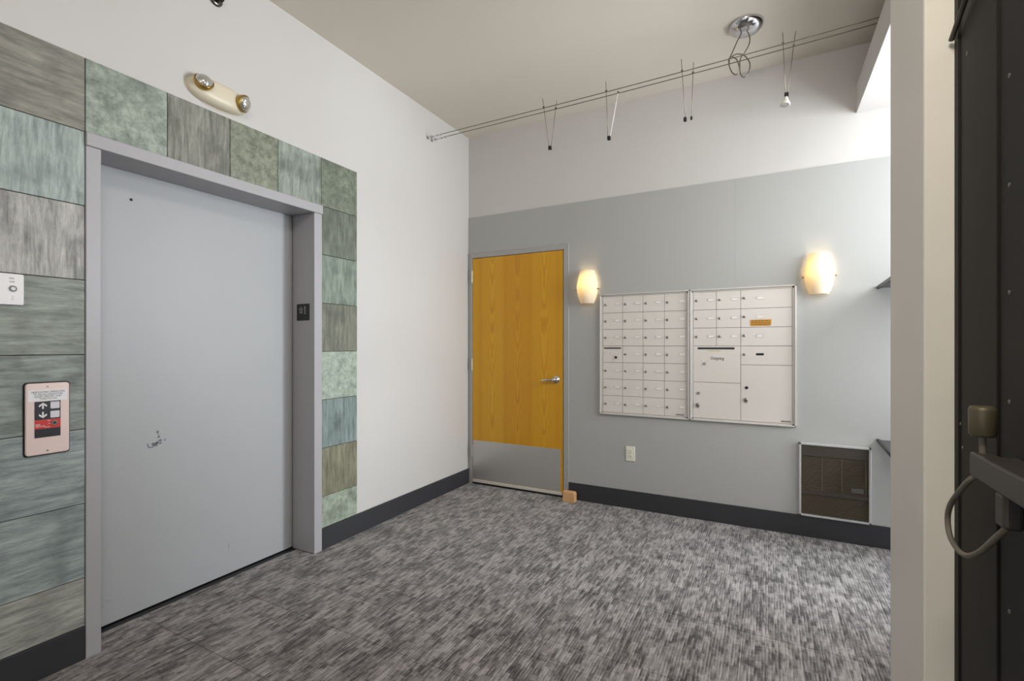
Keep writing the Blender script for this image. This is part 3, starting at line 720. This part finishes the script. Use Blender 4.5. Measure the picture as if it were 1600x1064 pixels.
for (a, c_, z0, z1, n, locks, nm) in ((bx[0], bx[2], bz[7], bz[5], 'parcel_door', ((.036, .084), (.033, .170)), 'l'), (bx[2], bx[3], bz[7], bz[4], 'parcel_door', ((.038, .164), (.034, .250)), 'r')):
    p = mdoor(UB, a, c_, z0, z1, name=n)
    for i, (lx, lz) in enumerate(locks):
        if i == 0:
            MB().cyl((a + lx, DY, z1 - lz), (a + lx, DY - .005, z1 - lz), .0115, .010, seg=18).build('round_lock', M['black'] if nm == 'r' else M['lock'], p)
        else:
            k = bpy.data.objects.new('lock', LOCK); COL.objects.link(k); k.parent = p; k.scale = (1.7, 1.7, 1.7); R = ORG[p.name]; k.location = (a + lx - R[0], 0, z1 - lz - R[2]); k.rotation_euler = (0, .5, 0)
for U, x in ((UA, -.592), (UB, .110)):
    bd = MB().box(x - .032, x + .032, DY - .002, DY - .0004, az0 + .010, az0 + .021, .0006, 1)
    bd.build('maker_badge', plain('badge silver', (186, 182, 178), .3, .5), U)
    q = MB(); xx = x - .028
    q.prism([(xx, az0 + .011), (xx + .009, az0 + .020), (xx + .013, az0 + .020), (xx + .008, az0 + .011)], 'y', DY - .0026, DY - .0018)
    for k in range(7): q.prism([(xx + .014 + k * .006, az0 + .012), (xx + .0165 + k * .006, az0 + .0185), (xx + .0195 + k * .006, az0 + .0185), (xx + .017 + k * .006, az0 + .012)], 'y', DY - .0026, DY - .0018)
    q.build('badge_print', M['ink'], U)['kind'] = 'stuff'

# ------------------------------------------------------------------ outlet, heater, shelves
ou = thing('wall_outlet', 'ivory duplex power outlet low on grey wall under the mailboxes', 'outlet', (-.971, GY, .437))
MB().box(-1.006, -.934, GY - .007, GY, .378, .496, .003, 3).build('cover_plate', M['outlet'], ou)
for z in (.458, .416):
    rc = MB().prism(rrect(-.970, z, .036, .030, .010), 'y', GY - .010, GY - .0065).build('receptacle', M['outlet'], ou)
    MB().box(-.979, -.9765, GY - .0104, GY - .0095, z - .001, z + .009).box(-.9645, -.962, GY - .0104, GY - .0095, z - .001, z + .007).cyl((-.970, GY - .0104, z - .007), (-.970, GY - .0095, z - .007), .0026, seg=10).build('slots', M['dark'], rc)
MB().cyl((-.970, GY - .0085, .437), (-.970, GY - .0068, .437), .003, seg=10).build('screw', M['lock'], ou)

HX0, HX1, HZ0, HZ1 = .186, .589, .143, .640
he = thing('wall_heater', 'dark bronze louvred wall heater in aluminium frame, low on grey wall', 'heater', ((HX0 + HX1) / 2, GY, HZ0))
f = MB(); y0 = GY - .022
f.box(HX0, HX1, y0, GY, HZ1 - .014, HZ1, .002, 2); f.box(HX0, HX1, y0, GY, HZ0, HZ0 + .014, .002, 2); f.box(HX0, HX0 + .014, y0, GY, HZ0, HZ1, .002, 2); f.box(HX1 - .014, HX1, y0, GY, HZ0, HZ1, .002, 2)
f.build('frame', M['alu'], he)
MB().box(HX0 + .012, HX1 - .012, GY - .006, GY, HZ0 + .012, HZ1 - .012).build('back_panel', M['dark'], he)
MB().box(HX0 + .014, HX1 - .014, GY - .016, GY - .004, .552, HZ1 - .014, .001, 1).build('top_panel', M['heater'], he)
MB().box(HX0 + .014, HX1 - .014, GY - .018, GY - .004, .292, .322, .001, 1).build('middle_rail', M['heater'], he)
for za, zb, n in ((.323, .551, 24), (.158, .291, 14)):
    lo = MB(); dz = (zb - za) / n
    for k in range(n):
        z = za + k * dz
        lo.prism([(GY - .014, z + .0012), (GY - .006, z + dz * .62), (GY - .006, z + dz * .85), (GY - .0145, z + .0038)], 'x', HX0 + .014, HX1 - .014)
    lo.build('louvres', M['louvre'], he)['kind'] = 'stuff'
rb = MB()
for x in (.32, .43, .56): rb.box(x - .002, x + .002, GY - .0155, GY - .005, .323, .551)
rb.build('support_ribs', M['louvre'], he)
MB().box(.483, .548, GY - .0165, GY - .0150, .338, .366).build('rating_label', plain('worn label', (88, 86, 80), .5), he)
text('lettering', "CAUTION", .012, plain('label print', (70, 68, 64), .5), he, frame_on_back_wall(.515, GY - .0168, .352), .0002)

def wall_shelf(z, label):
    t = thing('wall_shelf', label, 'shelf', (.95, GY, z), 'black wall shelves')
    MB().prism([(.630, GY), (.606, 3.26), (1.30, 3.26), (1.30, GY)], 'z', z - .009, z - .002).build('shelf_board', M['shelf'], t)
    MB().prism([(.620, GY), (.632, GY), (.608, 3.25), (.596, 3.25)], 'z', z - .016, z + .004).prism([(.596, 3.25), (1.30, 3.25), (1.30, 3.262), (.608, 3.262)], 'z', z - .016, z + .004).build('rim', M['black'], t)
    return t
wall_shelf(.696, 'lower black shelf on grey wall beside the heater, mostly hidden by post')
wall_shelf(1.680, 'upper black shelf on grey wall, only its corner showing past post')

# ------------------------------------------------------------------ low-voltage cable lights
ct = thing('cable_track', 'pair of taut bare metal lighting cables stretched below the ceiling', 'lighting cables', (XL, 3.25, 3.035))
CYS = (3.222, 3.278)
for y in CYS:
    z0, z1 = 3.034, 3.072
    MB().tube([(-2.36, y, z0 + .002), (-.9, y, 3.040), (.3, y, 3.062), (XR, y, z1 + .03)], .0028, 8, sub=8).build('cable', M['wire'], ct)
    tb = MB(); tb.cyl((-2.43, y, z0), (-2.37, y, z0), .006, seg=10).cyl((-2.452, y, z0), (-2.43, y, z0), .003, seg=8).cyl((-2.37, y, z0), (-2.345, y, z0), .0035, seg=8)
    for x in (-2.41, -2.375): tb.cyl((x, y, z0), (x + .008, y, z0), .0085, seg=10)
    tb.lathe([(.011, -.003), (.0145, -.003), (.0145, .003), (.011, .003), (.011, -.003)], (-2.465, y, z0), (0, 0, 1), 16)
    tb.build('turnbuckle', M['chrome'], ct)
    MB().cyl((XL, y, z0), (XL + .006, y, z0), .014, seg=18).tube([(XL + .005, y, z0), (XL + .025, y, z0 + .006), (XL + .042, y, z0 + .011), (XL + .052, y, z0 + .002), (XL + .044, y, z0 - .009), (XL + .034, y, z0 - .006)], .003, 8).build('wall_hook', M['chrome'], ct)

tr = thing('ceiling_transformer', 'chrome dome transformer on the ceiling with looped feed wires', 'transformer', (-.118, 3.285, ZC))
MB().lathe([(.098, 0), (.098, -.006), (.094, -.020), (.080, -.036), (.062, -.046)], (-.118, 3.285, ZC), (0, 0, 1), 40).build('canopy', M['chrome'], tr)
MB().lathe([(.062, -.046), (.040, -.054), (.018, -.057), (0, -.058)], (-.118, 3.285, ZC), (0, 0, 1), 32).build('dome_cap', M['chrome'], tr)
def yy(pts, y0, y1): n = len(pts) - 1; return [(p[0], y0 + (y1 - y0) * i / n, p[1]) for i, p in enumerate(pts)]
MB().tube(yy([(-.140, 3.225), (-.151, 3.200), (-.171, 3.160), (-.196, 3.100), (-.214, 3.060), (-.208, 3.012), (-.191, 2.970), (-.168, 2.955), (-.153, 2.975), (-.158, 3.010), (-.171, 3.044), (-.195, 3.064)], 3.27, 3.225), .0034, 8).build('feed_wire', M['wire'], tr)
MB().tube(yy([(-.118, 3.222), (-.104, 3.196), (-.097, 3.165), (-.102, 3.130), (-.122, 3.094), (-.148, 3.060), (-.153, 3.020), (-.150, 2.970), (-.134, 2.943), (-.115, 2.947), (-.099, 2.985), (-.101, 3.030), (-.131, 3.078), (-.171, 3.096), (-.207, 3.083), (-.214, 3.050)], 3.26, 3.275), .0034, 8).build('feed_wire', M['wire'], tr)

def cz(x): return 3.036 + .010 * (x + 2.36) / 1.46 if x < -.9 else 3.043 + .02 * (x + .9) / 1.2
def pendant(xs, xb, zb, tops, label, white=False, split=False, bulb=False):
    t = thing('lamp_holder', label, 'lamp holder', ((xs[0] + xs[1]) / 2, 3.25, zb), 'lamp holders hanging from the lighting cables')
    for i, y in enumerate(CYS):
        x = xs[i]; zc_ = cz(x); B_ = Vector((xb[i], 3.25 + (y - 3.25) * .15, zb + .012)); C_ = Vector((x, y, zc_ + .004)); T = C_ + (C_ - B_) * ((tops[i]) / (C_ - B_).length)
        MB().tube([B_, T], .0019 if not (white and i) else .0026, 6, sub=1).build('rod', M['white'] if white and i else M['wire'], t)
        MB().cyl(C_ + Vector((-.006, 0, -.002)), C_ + Vector((.006, 0, -.002)), .006, seg=10).build('cable_clip', M['wire'], t)
    xm = (xb[0] + xb[1]) / 2
    if split:
        MB().box(xb[0] - .010, xb[0] + .008, 3.238, 3.256, zb - .012, zb + .014, .002, 1).build('socket', M['black'], t)
        MB().box(xb[1] - .006, xb[1] + .006, 3.246, 3.262, zb - .006, zb + .014, .002, 1).build('contact', M['black'], t)
    else:
        MB().box(xm - .011, xm + .011, 3.239, 3.261, zb - .012, zb + .014, .003, 2).build('socket', M['black'], t)
    if bulb:
        A = Vector((-.12, -.12, -1)).normalized(); o = Vector((xm - .002, 3.25, zb - .008))
        MB().lathe([(0, 0), (.010, .0), (.011, .012), (.013, .018), (.024, .036), (.0275, .046), (.0275, .050), (.024, .050)], o, A, 24).build('reflector_bulb', plain('white reflector', (222, 222, 214), .35), t)
        MB().lathe([(.0245, .0485), (0, .050)], o, A, 24).build('bulb_face', M['lens'], t)
    return t
pendant((-1.449, -1.377), (-1.418, -1.404), 2.748, (.060, .055), 'empty black lamp socket on two rods, closest to the elevator wall')
pendant((-.980, -.912), (-.975, -.962), 2.730, (.060, .012), 'empty black lamp socket with one white rod', white=True)
pendant((-.484, -.425), (-.468, -.432), 2.748, (.070, .065), 'black lamp socket with its rods ending apart, before the coiled feed wires', split=True)
pendant((.078, .134), (.090, .101), 2.768, (.060, .085), 'lamp holder with white reflector bulb, only one with a bulb', bulb=True)

# ------------------------------------------------------------------ dark steel door on the right
d3 = thing('door_3', 'dark bronze steel door with exit bar and cable loop, at picture edge', None, (.413, 1.0, 0), kind='structure')
DXF = .413
MB().box(DXF, .43, 1.335, PY0, 0, 2.35, .002, 1).box(DXF - .004, .43, 1.545, PY0, 0, 2.35, .002, 1).build('door_frame', M['brown_black'], d3)
lf3 = MB().box(DXF + .004, .43, -.2, 1.331, .01, 2.35, .002, 1).build('door_leaf', M['brown_black_leaf'], d3)
MB().box(DXF + .001, .43, -.2, 1.250, .01, 2.35, .001, 1).build('face_panel', M['brown_black_leaf'], lf3)
sm = MB().lathe([(.0048, 0), (.0044, .0012), (0, .0022)], (0, 0, 0), (-1, 0, 0), 12).mesh('rivet', plain('rivet', (120, 118, 110), .35, .6))
for y, z in ((1.288, 1.828), (1.288, 1.614), (1.288, 1.404), (1.288, 1.190), (1.500, 1.985), (1.545, 1.110), (1.530, 1.055), (1.288, .78), (1.288, .56)):
    o = bpy.data.objects.new('rivet', sm); COL.objects.link(o); o.parent = d3 if y > 1.33 else lf3
    o.location = (DXF + (.0002 if y > 1.33 else .0042) - .413, y - 1.0, z)
pb = MB().box(.350, .386, .30, 1.262, 1.046, 1.092, .004, 2).build('exit_bar', M['bar'], lf3)
MB().box(.384, .418, 1.16, 1.245, 1.050, 1.088, .003, 2).build('bar_bracket', M['bar'], lf3)
MB().box(.384, .418, .35, .43, 1.050, 1.088, .003, 2).build('bar_bracket', M['bar'], lf3)
MB().lathe([(0, 0), (.018, 0), (.0205, .004), (.021, .050), (.019, .057), (.013, .0585), (.011, .057), (0, .0565)], (.366, 1.248, 1.125), (0, 0, 1), 28).build('round_housing', M['olive'], lf3)
MB().cyl((.366, 1.248, 1.088), (.366, 1.248, 1.126), .0055, seg=14).build('housing_stem', M['rubber'], lf3)
MB().box(.352, .380, 1.112, 1.150, .986, 1.046, .007, 3).build('cable_housing', M['bar'], lf3)
MB().tube([(.368, 1.252, 1.050), (.352, 1.262, 1.036), (.345, 1.300, 1.000), (.343, 1.345, .960), (.343, 1.362, .925), (.343, 1.345, .893), (.345, 1.300, .880), (.346, 1.251, .889), (.350, 1.205, .915), (.358, 1.158, .960), (.364, 1.130, .988)], .0052, 12).build('cable_loop', M['rubber'], lf3)
MB().box(.392, .4135, 1.36, 1.38, 2.11, 2.15).tube([(.400, 1.560, 2.055), (.400, 1.37, 2.132)], .006, 10, sub=1).build('closer_arm', M['bar'], d3)
